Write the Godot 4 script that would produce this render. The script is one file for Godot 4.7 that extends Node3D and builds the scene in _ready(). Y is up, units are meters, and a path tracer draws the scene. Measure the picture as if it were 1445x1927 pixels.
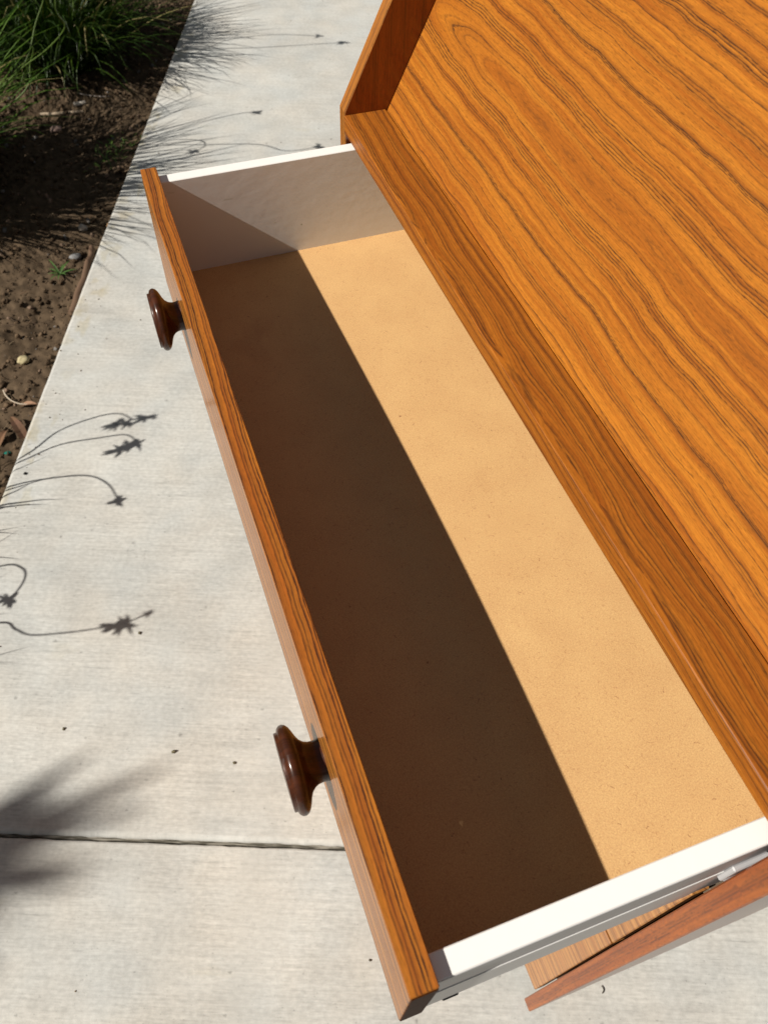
extends Node3D
# A drop-front desk with its top drawer pulled open, on a concrete path beside a planting bed. y = 0 is the top of the path.

const DY := 0.832            # height of the drawer's floor
const SUN := Vector3(-1.0, 0.865, 0.075)
const W := 0.8666            # width of the drawer front
const PATH_AT := Vector3(-0.457, 0.0, -1.288)
const PATH_TURN := -21.55

var taken := {}
var M := {}
var rng := RandomNumberGenerator.new()
var desk_at := Vector3(0.455, 0, -0.433)


func _ready() -> void:
	rng.seed = 11
	set_view()
	make_materials()
	ground()
	path()
	bed()
	desk()
	plants()
	litter()


func set_view() -> void:
	var cam := Camera3D.new()
	cam.name = "camera"
	cam.transform = Transform3D(Basis(Vector3(0.940477, 0.024687, 0.338959), Vector3(0.260871, 0.586809, -0.766552), Vector3(-0.217828, 0.809349, 0.54544)).orthonormalized(), Vector3(-0.0404, 0.6573 + DY, 0.0312))
	var lens := CameraAttributesPhysical.new()
	lens.frustum_focal_length = 18.85
	lens.frustum_focus_distance = 0.78
	lens.exposure_aperture = 8.0
	cam.attributes = lens
	cam.fov = 64.96
	cam.near = 0.02
	cam.far = 400.0
	add_child(cam)
	cam.current = true
	var we := WorldEnvironment.new()
	we.name = "sky_and_air"
	var env := Environment.new()
	env.background_mode = Environment.BG_SKY
	var sm := ProceduralSkyMaterial.new()
	sm.sky_top_color = Color(0.47, 0.49, 0.52)
	sm.sky_horizon_color = Color(0.74, 0.715, 0.68)
	sm.sky_curve = 0.16
	sm.ground_bottom_color = Color(0.34, 0.32, 0.29)
	sm.ground_horizon_color = Color(0.55, 0.55, 0.54)
	sm.energy_multiplier = 0.48
	sm.sun_angle_max = 20.0
	sm.sun_curve = 0.1
	var sky := Sky.new()
	sky.sky_material = sm
	env.sky = sky
	env.tonemap_mode = Environment.TONE_MAPPER_LINEAR
	env.tonemap_exposure = 1.30
	env.sdfgi_enabled = true
	env.ssao_enabled = true
	env.ssil_enabled = true
	we.environment = env
	add_child(we)
	var sun := DirectionalLight3D.new()
	sun.name = "sun"
	sun.light_color = Color(1.0, 0.97, 0.925)
	sun.light_energy = 1.6
	sun.light_angular_distance = 0.5
	sun.shadow_enabled = true
	sun.transform = Transform3D(Basis.looking_at(-SUN.normalized()), SUN * 8.0)
	add_child(sun)


# ---------------------------------------------------------------- naming

func numbered(called: String) -> String:
	var k: int = taken.get(called, 0)
	taken[called] = k + 1
	return called if k == 0 else "%s_%03d" % [called, k]


func tag(o: Node, label: String, category := "", group := "", kind := "") -> void:
	if label != "":
		o.set_meta("label", label)
	if category != "":
		o.set_meta("category", category)
	if group != "":
		o.set_meta("group", group)
	if kind != "":
		o.set_meta("kind", kind)


func thing(called: String, label: String, category: String, at := Vector3.ZERO, group := "") -> Node3D:
	var o := Node3D.new()
	o.name = numbered(called)
	o.position = at
	add_child(o)
	tag(o, label, category, group)
	return o


func put(called: String, mesh: Mesh, parent: Node = null, at := Vector3.ZERO) -> MeshInstance3D:
	var o := MeshInstance3D.new()
	o.mesh = mesh
	o.position = at
	if parent == null:
		o.name = numbered(called)
		add_child(o)
	else:
		var k := 0
		var n := called
		while parent.has_node(NodePath(n)):
			k += 1
			n = "%s_%03d" % [called, k]
		o.name = n
		parent.add_child(o, true)
	return o


# ---------------------------------------------------------------- textures

func noise(sd: int, freq := 1.0, octaves := 3, kind := FastNoiseLite.TYPE_SIMPLEX_SMOOTH) -> FastNoiseLite:
	var n := FastNoiseLite.new()
	n.seed = sd
	n.noise_type = kind
	n.frequency = freq
	n.fractal_type = FastNoiseLite.FRACTAL_FBM if octaves > 1 else FastNoiseLite.FRACTAL_NONE
	n.fractal_octaves = octaves
	return n


func gray(n: FastNoiseLite, w: int, h: int, cw: int, ch: int, seamless := true) -> PackedByteArray:
	# a noise picture computed at cw x ch cells and stretched to w x h
	var im := n.get_seamless_image(cw, ch, false, false, 0.15) if seamless else n.get_image(cw, ch)
	im.convert(Image.FORMAT_L8)
	if cw != w or ch != h:
		im.resize(w, h, Image.INTERPOLATE_CUBIC)
	return im.get_data()


func tex(im: Image) -> ImageTexture:
	im.generate_mipmaps()
	return ImageTexture.create_from_image(im)


func srgb(c: Color) -> Color:
	return c.linear_to_srgb()


func add_line(t: PackedFloat32Array, at: float, strong: float, wd: float, tail: float) -> void:
	for k in range(maxi(int((at - wd) * 10), 0), mini(int((at + tail) * 10), t.size())):
		var d := k / 10.0 - at
		var v := 1.0 - absf(d) / wd if d < 0.0 else maxf(1.0 - d / wd, 0.34 * (1.0 - d / tail))
		t[k] = maxf(t[k], strong * clampf(v * 1.5, 0.0, 1.0))


func line_table(sd: int, length_mm: float, gap_lo: float, gap_hi: float, wide: float, every_lo := 7.0, every_hi := 19.0) -> PackedFloat32Array:
	# darkness of the growth lines against depth, ten samples per millimetre: faint single lines, and now and then a dark bundle
	var r := RandomNumberGenerator.new()
	r.seed = sd
	var t := PackedFloat32Array()
	t.resize(int(length_mm * 10.0))
	t.fill(0.0)
	var at := r.randf_range(0.0, gap_lo)
	while at < length_mm:
		add_line(t, at, r.randf_range(0.12, 0.42), wide * r.randf_range(0.6, 1.1), wide * r.randf_range(1.5, 4.0))
		at += r.randf_range(gap_lo, gap_hi)
	at = r.randf_range(every_lo, every_hi)
	while at < length_mm:
		var x := at
		for k in r.randi_range(1, 4):
			var w := wide * r.randf_range(0.9, 1.7)
			add_line(t, x, r.randf_range(0.62, 1.0), w, w * r.randf_range(2.0, 5.0))
			x += r.randf_range(1.3, 3.0) * (0.7 + 0.5 * wide)
		at = x + r.randf_range(every_lo, every_hi) - 1.0
	return t


func wood(w: int, h: int, lu: float, lv: float, depth: Callable, table: PackedFloat32Array, base: Color, deep: Color, line: Color, sd: int, soft := 1.0, core := 0.0, marks := []) -> ImageTexture:
	# veneer: depth(u, v) in millimetres looks the growth lines up; fibres and pores run along u
	var slow := noise(sd, 1.0, 2)
	var fib := noise(sd + 1, 1.0, 2)
	var por := noise(sd + 2, 1.0, 1)
	var jit := noise(sd + 3, 1.0, 2)
	var data := PackedByteArray()
	data.resize(w * h * 3)
	var n := table.size()
	var k := 0
	for y in h:
		var v := (y + 0.5) / h * lv
		for x in w:
			var u := (x + 0.5) / w * lu
			var d: float = depth.call(u, v) + 0.32 * jit.get_noise_2d(u * 60.0, v * 700.0)
			var dk := table[int(absf(d) * 10.0) % n] * soft
			var f := fib.get_noise_2d(u * 38.0, v * 950.0)
			var p := por.get_noise_2d(u * 110.0, v * 1500.0)
			var s := slow.get_noise_2d(u * 3.0, d * 0.11)
			var a := clampf(0.42 + 1.0 * s, -0.1, 1.1)
			if core > 0.0 and d < core + 3.0:
				a = lerpf(a, 0.95, smoothstep(core + 3.0, core, d) * smoothstep(-4.0, core * 0.8, d))
			var tone := 1.0 + 0.20 * f
			if p > 0.42:
				tone *= 1.0 - 0.75 * (p - 0.42)
			elif p < -0.5:
				tone *= 1.0 - 0.5 * (p + 0.5)
			for q in marks:
				# a dark streak where a knot was: (u, v, half length, half width, depth)
				var mu: float = (u - q[0]) / q[2]
				if absf(mu) < 1.0:
					var mv: float = (v - q[1] - 0.0012 * sin(mu * 3.0)) / (q[3] * (1.0 - mu * mu))
					dk = maxf(dk, q[4] * clampf(1.3 - absf(mv), 0.0, 1.0) * (0.8 + 0.5 * f))
			dk = clampf(dk * (0.95 + 0.35 * f), 0.0, 1.0)
			var cr := (lerpf(base.r, deep.r, a) * tone) * (1.0 - dk) + line.r * dk
			var cg := (lerpf(base.g, deep.g, a) * tone) * (1.0 - dk) + line.g * dk
			var cb := (lerpf(base.b, deep.b, a) * tone) * (1.0 - dk) + line.b * dk
			data[k] = int(clampf(pow(cr, 0.4545) * 255.0, 0, 255))
			data[k + 1] = int(clampf(pow(cg, 0.4545) * 255.0, 0, 255))
			data[k + 2] = int(clampf(pow(maxf(cb, 0.0), 0.4545) * 255.0, 0, 255))
			k += 3
	return tex(Image.create_from_data(w, h, false, Image.FORMAT_RGB8, data))


func mat(t: Texture2D, rough: float, coat := 0.0, coat_rough := 0.1) -> StandardMaterial3D:
	var m := StandardMaterial3D.new()
	if t:
		m.albedo_texture = t
	m.roughness = rough
	m.metallic_specular = 0.5
	if coat > 0.0:
		m.clearcoat_enabled = true
		m.clearcoat = coat
		m.clearcoat_roughness = coat_rough
	m.texture_filter = BaseMaterial3D.TEXTURE_FILTER_LINEAR_WITH_MIPMAPS_ANISOTROPIC
	return m


func bump(m: StandardMaterial3D, t: Texture2D, cm: float) -> void:
	m.heightmap_enabled = true
	m.heightmap_texture = t
	m.heightmap_scale = cm


func make_materials() -> void:
	var wa := noise(301, 1.0, 2)
	var wb := noise(302, 1.0, 2)
	var wc := noise(303, 1.0, 1)
	# the lid: a flat-sawn sheet whose innermost rings close towards its far end
	var lid_depth := func(u: float, v: float) -> float:
		var far := clampf((u - 0.60) / 0.27, 0.0, 1.2)
		var d := 0.004 + 0.017 * pow(far, 1.8)
		var s := v - 0.122 + 0.0030 * wa.get_noise_2d(u * 4.4, v * 2.0) + 0.0022 * wb.get_noise_2d(u * 10.0, v * 3.5)
		return sqrt(s * s + d * d) * 1000.0 + 0.7 * wc.get_noise_2d(u * 22.0, v * 50.0)
	var base := Color(0.372, 0.128, 0.0105)
	var deep := Color(0.278, 0.080, 0.0062)
	var line := Color(0.062, 0.020, 0.0055)
	M.lid = mat(wood(1700, 900, 0.87, 0.47, lid_depth, line_table(53, 380.0, 1.3, 4.2, 0.40, 6.0, 18.0), base, deep, line, 21, 1.1, 8.0), 0.5)
	M.lid.metallic_specular = 0.22
	# the ledge in front of it: long straight lines with two dark streaks
	var ledge_depth := func(u: float, v: float) -> float:
		var s := v * 1000.0 + 5.0 * wa.get_noise_2d(u * 4.0 + 31.0, v * 6.0) + 1.6 * wb.get_noise_2d(u * 13.0 + 7.0, v * 12.0)
		for kn in [Vector2(0.392, 0.006), Vector2(0.228, 0.007), Vector2(0.62, 0.004)]:
			var q: float = (u - kn.x) / 0.05
			s += 9.0 * exp(-q * q) * (1.0 if v > kn.y else -1.0) * exp(-absf(v - kn.y) / 0.012)
		return s + 40.0
	M.ledge = mat(wood(1300, 160, 0.87, 0.08, ledge_depth, line_table(58, 140.0, 1.6, 3.8, 0.6, 4.0, 10.0), Color(0.350, 0.113, 0.0090), Color(0.255, 0.070, 0.0055), Color(0.055, 0.017, 0.005), 61, 0.95, 0.0, [[0.385, 0.0075, 0.030, 0.0030, 0.8], [0.410, 0.0050, 0.016, 0.0022, 0.7], [0.225, 0.0085, 0.034, 0.0030, 0.8], [0.16, 0.010, 0.05, 0.0016, 0.6], [0.55, 0.012, 0.06, 0.0014, 0.5]]), 0.42)
	M.ledge.metallic_specular = 0.3
	# the drawer front's top edge
	var band_depth := func(u: float, v: float) -> float:
		return v * 1000.0 + u * 13.0 + 5.0 * wa.get_noise_2d(u * 3.5 + 80.0, v * 5.0) + 1.0 * wb.get_noise_2d(u * 16.0 + 3.0, v * 20.0)
	M.band = mat(wood(1300, 72, 0.88, 0.03, band_depth, line_table(79, 60.0, 1.5, 3.0, 0.6, 2.4, 5.0), Color(0.40, 0.135, 0.0125), Color(0.33, 0.092, 0.009), Color(0.050, 0.014, 0.005), 81, 1.1), 0.4)
	M.band.metallic_specular = 0.35
	# plain straight veneer for everything else
	var plain_depth := func(u: float, v: float) -> float:
		return v * 1000.0 + 2.4 * wa.get_noise_2d(u * 3.0 + 50.0, v * 6.0) + 0.6 * wb.get_noise_2d(u * 11.0, v * 30.0)
	var plain := wood(900, 320, 0.9, 0.32, plain_depth, line_table(97, 322.0, 1.4, 5.0, 0.4), Color(0.36, 0.135, 0.016), Color(0.29, 0.095, 0.011), Color(0.085, 0.028, 0.008), 101, 0.8)
	var face_depth := func(u: float, v: float) -> float:
		return v * 1000.0 + 3.0 * wa.get_noise_2d(u * 2.5 + 10.0, v * 5.0)
	M.veneer = mat(wood(700, 240, 0.9, 0.32, face_depth, line_table(109, 330.0, 3.0, 7.0, 1.6, 8.0, 20.0), Color(0.40, 0.165, 0.024), Color(0.30, 0.105, 0.016), Color(0.10, 0.033, 0.010), 113, 1.0), 0.17)
	M.veneer.metallic_specular = 0.05
	M.end = mat(plain, 0.7)
	M.end.albedo_color = Color(0.42, 0.38, 0.36)
	M.end.metallic_specular = 0.2
	M.side = mat(plain, 0.42, 0.3, 0.25)
	M.side.albedo_color = Color(0.82, 0.62, 0.52)
	M.side.metallic_specular = 0.5
	M.side.roughness = 0.3
	M.lipping = mat(plain, 0.42, 0.3, 0.25)
	M.lipping.albedo_color = Color(1.0, 1.0, 0.95)
	var reed_depth := func(u: float, v: float) -> float:
		return v * 1000.0 + 1.0 * wa.get_noise_2d(u * 3.0 + 20.0, v * 8.0)
	M.lower = mat(wood(400, 1024, 0.9, 0.5, reed_depth, line_table(99, 520.0, 1.6, 5.5, 0.9), Color(0.46, 0.22, 0.06), Color(0.34, 0.13, 0.03), Color(0.13, 0.045, 0.012), 103, 0.9), 0.38, 0.2, 0.2)
	M.worn = mat(plain, 0.45, 0.2, 0.3)
	M.worn.albedo_color = Color(0.90, 0.76, 0.66)
	# brown turned wood of the knobs
	var knob_depth := func(u: float, v: float) -> float:
		return v * 1000.0 + 3.0 * wa.get_noise_2d(u * 20.0, v * 14.0)
	M.knob = mat(wood(256, 256, 0.1, 0.1, knob_depth, line_table(131, 120.0, 1.0, 3.0, 0.5), Color(0.054, 0.0125, 0.0036), Color(0.034, 0.008, 0.0027), Color(0.010, 0.003, 0.0015), 141, 0.6), 0.45, 0.5, 0.2)
	M.knob.metallic_specular = 0.2
	hardboard()
	# white melamine
	var mel := noise(171, 0.05, 3)
	var mb := Image.create_from_data(512, 256, false, Image.FORMAT_L8, gray(mel, 512, 256, 512, 256))
	M.white = mat(null, 0.38)
	var sc := PackedFloat32Array()
	sc.resize(600 * 200)
	sc.fill(1.0)
	var rr := RandomNumberGenerator.new()
	rr.seed = 177
	for k in 26:
		var x := rr.randf() * 600.0
		var y := rr.randf() * 190.0
		var dx := rr.randf_range(-1.6, 1.6)
		var am := -rr.randf_range(0.03, 0.14)
		for q in rr.randi_range(2, 16):
			stamp(sc, 600, 200, x, y, 0.9, 0.9, am, rr)
			x += dx
			y += rr.randf_range(-0.4, 0.4)
	var sd := PackedByteArray()
	sd.resize(600 * 200 * 3)
	for i in 600 * 200:
		var t := clampf(sc[i], 0.3, 1.0)
		sd[i * 3] = int(pow(0.77 * t, 0.4545) * 255.0)
		sd[i * 3 + 1] = int(pow(0.772 * t, 0.4545) * 255.0)
		sd[i * 3 + 2] = int(pow(0.752 * t * (0.5 + 0.5 * t), 0.4545) * 255.0)
	M.white.albedo_texture = tex(Image.create_from_data(600, 200, false, Image.FORMAT_RGB8, sd))
	bump(M.white, tex(mb), 0.010)
	M.track = mat(null, 0.42)
	M.track.albedo_color = srgb(Color(0.56, 0.56, 0.555))
	M.steel = mat(null, 0.4)
	M.steel.albedo_color = Color(0.72, 0.73, 0.75)
	M.steel.metallic = 0.6
	M.gray = mat(null, 0.45)
	M.gray.albedo_color = srgb(Color(0.36, 0.36, 0.37))
	M.black = mat(null, 0.5)
	M.black.albedo_color = srgb(Color(0.012, 0.012, 0.013))
	M.dark_inside = mat(null, 0.8)
	M.dark_inside.albedo_color = srgb(Color(0.12, 0.085, 0.055))
	concrete()
	soil_material()


func hardboard() -> void:
	# hardboard: tan, cloudy, with short dark and pale fibres pressed into it
	var w := 1400
	var h := 960
	var cloud := gray(noise(181, 0.010, 3), w, h, w, h)
	var fine := gray(noise(182, 0.40, 2), w, h, w, h)
	var r := RandomNumberGenerator.new()
	r.seed = 183
	var add := PackedFloat32Array()
	add.resize(w * h)
	add.fill(0.0)
	for k in 15000:
		var x := r.randf() * w
		var y := r.randf() * h
		var a := r.randf() * TAU
		var bend := r.randf_range(-0.25, 0.25)
		var dark := r.randf() < 0.62
		var amount := -r.randf_range(0.07, 0.22) if dark else r.randf_range(0.03, 0.10)
		if r.randf() < 0.008:
			amount = -0.4
		for s in r.randi_range(2, 6):
			var i := posmod(int(y), h) * w + posmod(int(x), w)
			add[i] += amount
			x += cos(a)
			y += sin(a)
			a += bend
	# an old damp mark, a pale scuff, and dust along the edges
	for q in [[0.19, 0.12, 60.0, 34.0, -0.07], [0.16, 0.15, 30.0, 24.0, -0.05], [0.86, 0.155, 4.0, 3.0, 0.5], [0.50, 0.42, 40.0, 14.0, -0.03], [0.72, 0.36, 70.0, 26.0, 0.03]]:
		stamp(add, w, h, q[0] * w, q[1] * h, q[2], q[3], q[4], r)
	for spot in [Vector3(0.37, 0.335, 0.9), Vector3(0.55, 0.40, 0.4), Vector3(0.70, 0.2, 0.6), Vector3(0.61, 0.12, 0.5)]:
		for dy in range(-2, 3):
			for dx in range(-1, 2):
				if dx * dx * 2 + dy * dy < 4:
					add[(int(spot.y * h) + dy) * w + int(spot.x * w) + dx] -= spot.z * 0.7
	var data := PackedByteArray()
	data.resize(w * h * 3)
	for i in w * h:
		var t := 1.0 + (cloud[i] - 128) / 128.0 * 0.04 + (fine[i] - 128) / 128.0 * 0.22 + add[i]
		t = maxf(t, 0.1)
		data[i * 3] = int(minf(pow(0.590 * t, 0.4545) * 255.0, 255.0))
		data[i * 3 + 1] = int(minf(pow(0.362 * t * (0.5 + 0.5 * t), 0.4545) * 255.0, 255.0))
		data[i * 3 + 2] = int(minf(pow(0.155 * t * (0.35 + 0.65 * t), 0.4545) * 255.0, 255.0))
	M.hardboard = mat(tex(Image.create_from_data(w, h, false, Image.FORMAT_RGB8, data)), 0.62)


func stamp(a: PackedFloat32Array, w: int, h: int, x: float, y: float, rx: float, ry: float, amount: float, r: RandomNumberGenerator) -> void:
	# a ragged blot
	var p1 := r.randf() * TAU
	var p2 := r.randf() * TAU
	for yy in range(int(y - ry * 1.4), int(y + ry * 1.4) + 1):
		for xx in range(int(x - rx * 1.4), int(x + rx * 1.4) + 1):
			if xx < 0 or yy < 0 or xx >= w or yy >= h:
				continue
			var dx := (xx - x) / rx
			var dy := (yy - y) / ry
			var an := atan2(dy, dx)
			var d := sqrt(dx * dx + dy * dy) / (1.0 + 0.22 * sin(3.0 * an + p1) + 0.16 * sin(5.0 * an + p2))
			var v := clampf((1.0 - d) * 2.2, 0.0, 1.0)
			a[yy * w + xx] += amount * v


func concrete() -> void:
	var w := 1280
	var h := 1280
	# broom streaks run across the path (along u)
	var s1 := gray(noise(201, 0.11, 3), w, h, 48, h)
	var s2 := gray(noise(202, 0.22, 2), w, h, 220, h)
	var bl := gray(noise(203, 0.012, 4), w, h, 640, 640)
	var gr := gray(noise(204, 0.42, 2), w, h, w, h)
	var md := gray(noise(209, 0.07, 3), w, h, w, h)
	var warm := gray(noise(205, 0.008, 3), w, h, 640, 640)
	var mask := gray(noise(206, 0.014, 3), w, h, 640, 640)
	var r := RandomNumberGenerator.new()
	r.seed = 207
	var add := PackedFloat32Array()
	add.resize(w * h)
	add.fill(0.0)
	for k in 3400:
		var sz := r.randf_range(0.5, 1.1)
		if r.randf() < 0.06:
			sz = r.randf_range(1.2, 2.6)
		stamp(add, w, h, r.randf() * w, r.randf() * h, sz * r.randf_range(0.8, 2.0), sz, -r.randf_range(0.08, 0.36), r)
	for k in 420:
		# longer pits where the broom dragged
		stamp(add, w, h, r.randf() * w, r.randf() * h, r.randf_range(4.0, 26.0), r.randf_range(0.5, 1.0), -r.randf_range(0.05, 0.16), r)
	for k in 300:
		stamp(add, w, h, r.randf() * w, r.randf() * h, r.randf_range(0.6, 2.0), r.randf_range(0.5, 1.2), r.randf_range(0.04, 0.1), r)
	var data := PackedByteArray()
	data.resize(w * h * 3)
	var hb := PackedByteArray()
	hb.resize(w * h)
	for i in w * h:
		var m := 0.45 + 0.9 * mask[i] / 255.0
		var a := (s1[i] - 128) / 128.0
		var b := (s2[i] - 128) / 128.0
		var g := (gr[i] - 128) / 128.0
		var t := 1.0 + 0.095 * a * m + 0.10 * b * m + 0.10 * (bl[i] - 128) / 128.0 + 0.10 * (md[i] - 128) / 128.0 + 0.09 * g + add[i]
		var q := (warm[i] - 128) / 128.0
		t = clampf(t, 0.15, 1.5)
		data[i * 3] = int(clampf(pow(0.500 * t * (1.0 + 0.035 * q), 0.4545) * 255.0, 0, 255))
		data[i * 3 + 1] = int(clampf(pow(0.500 * t, 0.4545) * 255.0, 0, 255))
		data[i * 3 + 2] = int(clampf(pow(0.474 * t * (1.0 - 0.035 * q), 0.4545) * 255.0, 0, 255))
		hb[i] = int(clampf(128.0 + 50.0 * a * m + 44.0 * b * m + 26.0 * g + 190.0 * add[i], 0, 255))
	var ct := tex(Image.create_from_data(w, h, false, Image.FORMAT_RGB8, data))
	var ht := tex(Image.create_from_data(w, h, false, Image.FORMAT_L8, hb))
	M.slab = mat(ct, 0.85)
	M.slab.metallic_specular = 0.25
	bump(M.slab, ht, 0.04)
	# stains and blots of the two slabs, laid over by the second set of coordinates (1.9 m x 5.2 m)
	w = 640
	h = 1792
	var st := PackedFloat32Array()
	st.resize(w * h)
	st.fill(0.0)
	var yel := st.duplicate()
	var px := w / 1.9
	var py := h / 5.2
	for k in 150:
		var x := r.randf() * 1.5
		var z := r.randf() * 5.2
		var sz := r.randf_range(0.0022, 0.0046)
		stamp(st, w, h, x * px, z * py, maxf(sz * px, 0.8), maxf(sz * py, 0.8), -r.randf_range(0.12, 0.45), r)
	for k in 110:
		stamp(st, w, h, r.randf() * w, r.randf() * h, r.randf_range(6, 40), r.randf_range(1.5, 10), -r.randf_range(0.02, 0.08), r)
	for k in 90:
		# brown marks where soil washes over the edge
		stamp(yel, w, h, absf(r.randfn(0.0, 0.035)) * px, r.randf() * h, r.randf_range(2, 10), r.randf_range(3, 14), r.randf_range(0.05, 0.22), r)
	for k in 26:
		# old drips and rust-brown marks
		stamp(yel, w, h, r.randf() * 1.3 * px, r.randf() * h, r.randf_range(3, 16), r.randf_range(2, 9), r.randf_range(0.03, 0.08), r)
	# a yellow smear and a few grey scuffs
	for q in [[0.618, 0.800, 0.012, 0.010, 0.30], [0.624, 0.808, 0.006, 0.012, 0.30], [0.605, 0.793, 0.010, 0.005, 0.18]]:
		stamp(yel, w, h, q[0] * px, (q[1] + 4.6) * py, q[2] * px, q[3] * py, q[4], r)
	for q in [[0.631, 0.514], [0.54, 0.815], [0.55, 0.80], [0.565, 0.822], [0.585, 0.81], [0.60, 0.82], [0.33, 0.12], [0.36, 0.13]]:
		for k in 7:
			stamp(st, w, h, (q[0] + r.randfn(0.0, 0.008)) * px, (q[1] + 4.6 + r.randfn(0.0, 0.008)) * py, r.randf_range(0.6, 1.8), r.randf_range(0.5, 1.5), -r.randf_range(0.08, 0.28), r)
	var big := gray(noise(208, 0.02, 3), w, h, 160, 448, false)
	data = PackedByteArray()
	data.resize(w * h * 3)
	for i in w * h:
		var t := clampf(0.93 + 0.07 * (big[i] - 128) / 128.0 + st[i], 0.1, 1.0)
		var y := clampf(yel[i], 0.0, 0.6)
		data[i * 3] = int(pow(t * (1.0 - 0.35 * y), 0.4545) * 255.0)
		data[i * 3 + 1] = int(pow(t * (1.0 - 0.55 * y), 0.4545) * 255.0)
		data[i * 3 + 2] = int(pow(t * (1.0 - 1.0 * y), 0.4545) * 255.0)
	M.slab.detail_enabled = true
	M.slab.detail_blend_mode = BaseMaterial3D.BLEND_MODE_MUL
	M.slab.detail_uv_layer = BaseMaterial3D.DETAIL_UV_2
	M.slab.detail_albedo = tex(Image.create_from_data(w, h, false, Image.FORMAT_RGB8, data))
	# grimy broken edge of the joint
	var gn := gray(noise(211, 0.035, 4), 512, 64, 512, 64)
	data = PackedByteArray()
	data.resize(512 * 64 * 3)
	for i in 512 * 64:
		var t := clampf((gn[i] - 60) / 120.0, 0.0, 1.0)
		t = t * t
		data[i * 3] = int(pow(lerpf(0.07, 0.26, t), 0.4545) * 255.0)
		data[i * 3 + 1] = int(pow(lerpf(0.065, 0.245, t), 0.4545) * 255.0)
		data[i * 3 + 2] = int(pow(lerpf(0.05, 0.21, t), 0.4545) * 255.0)
	M.grime = mat(tex(Image.create_from_data(512, 64, false, Image.FORMAT_RGB8, data)), 0.9)
	M.grime.metallic_specular = 0.15


func soil_material() -> void:
	var w := 768
	var a := gray(noise(221, 0.02, 4), w, w, w, w)
	var b := gray(noise(222, 0.3, 3), w, w, w, w)
	var r := RandomNumberGenerator.new()
	r.seed = 223
	var add := PackedFloat32Array()
	add.resize(w * w)
	add.fill(0.0)
	for k in 900:
		stamp(add, w, w, r.randf() * w, r.randf() * w, r.randf_range(0.6, 3.0), r.randf_range(0.5, 1.2), r.randf_range(-0.4, 0.9), r)
	var data := PackedByteArray()
	data.resize(w * w * 3)
	for i in w * w:
		var t := maxf(1.0 + 0.5 * (a[i] - 128) / 128.0 + 0.55 * (b[i] - 128) / 128.0 + add[i], 0.25)
		data[i * 3] = int(minf(pow(0.082 * t, 0.4545) * 255.0, 255))
		data[i * 3 + 1] = int(minf(pow(0.057 * t, 0.4545) * 255.0, 255))
		data[i * 3 + 2] = int(minf(pow(0.035 * t, 0.4545) * 255.0, 255))
	M.soil = mat(tex(Image.create_from_data(w, w, false, Image.FORMAT_RGB8, data)), 0.95)
	M.soil.metallic_specular = 0.1
	M.tinted = mat(null, 0.85)
	M.tinted.vertex_color_use_as_albedo = true
	M.tinted.metallic_specular = 0.2
	M.leaf = mat(null, 0.42)
	M.leaf.vertex_color_use_as_albedo = true
	M.leaf.metallic_specular = 0.35
	M.leaf.backlight_enabled = true
	M.leaf.backlight = Color(0.35, 0.45, 0.12)


# ---------------------------------------------------------------- shapes

func quad(st: SurfaceTool, a: Vector3, b: Vector3, c: Vector3, d: Vector3, n: Vector3, ua: Vector2, ub: Vector2, uc: Vector2, ud: Vector2) -> void:
	# a, b, c, d in ring order; wound so that it faces n
	var p := [a, b, c, d]
	var u := [ua, ub, uc, ud]
	var order := [0, 1, 2, 0, 2, 3]
	if (b - a).cross(c - a).dot(n) > 0.0:
		order = [0, 2, 1, 0, 3, 2]
	for i in order:
		st.set_normal(n)
		st.set_uv(u[i])
		st.add_vertex(p[i])


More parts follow.
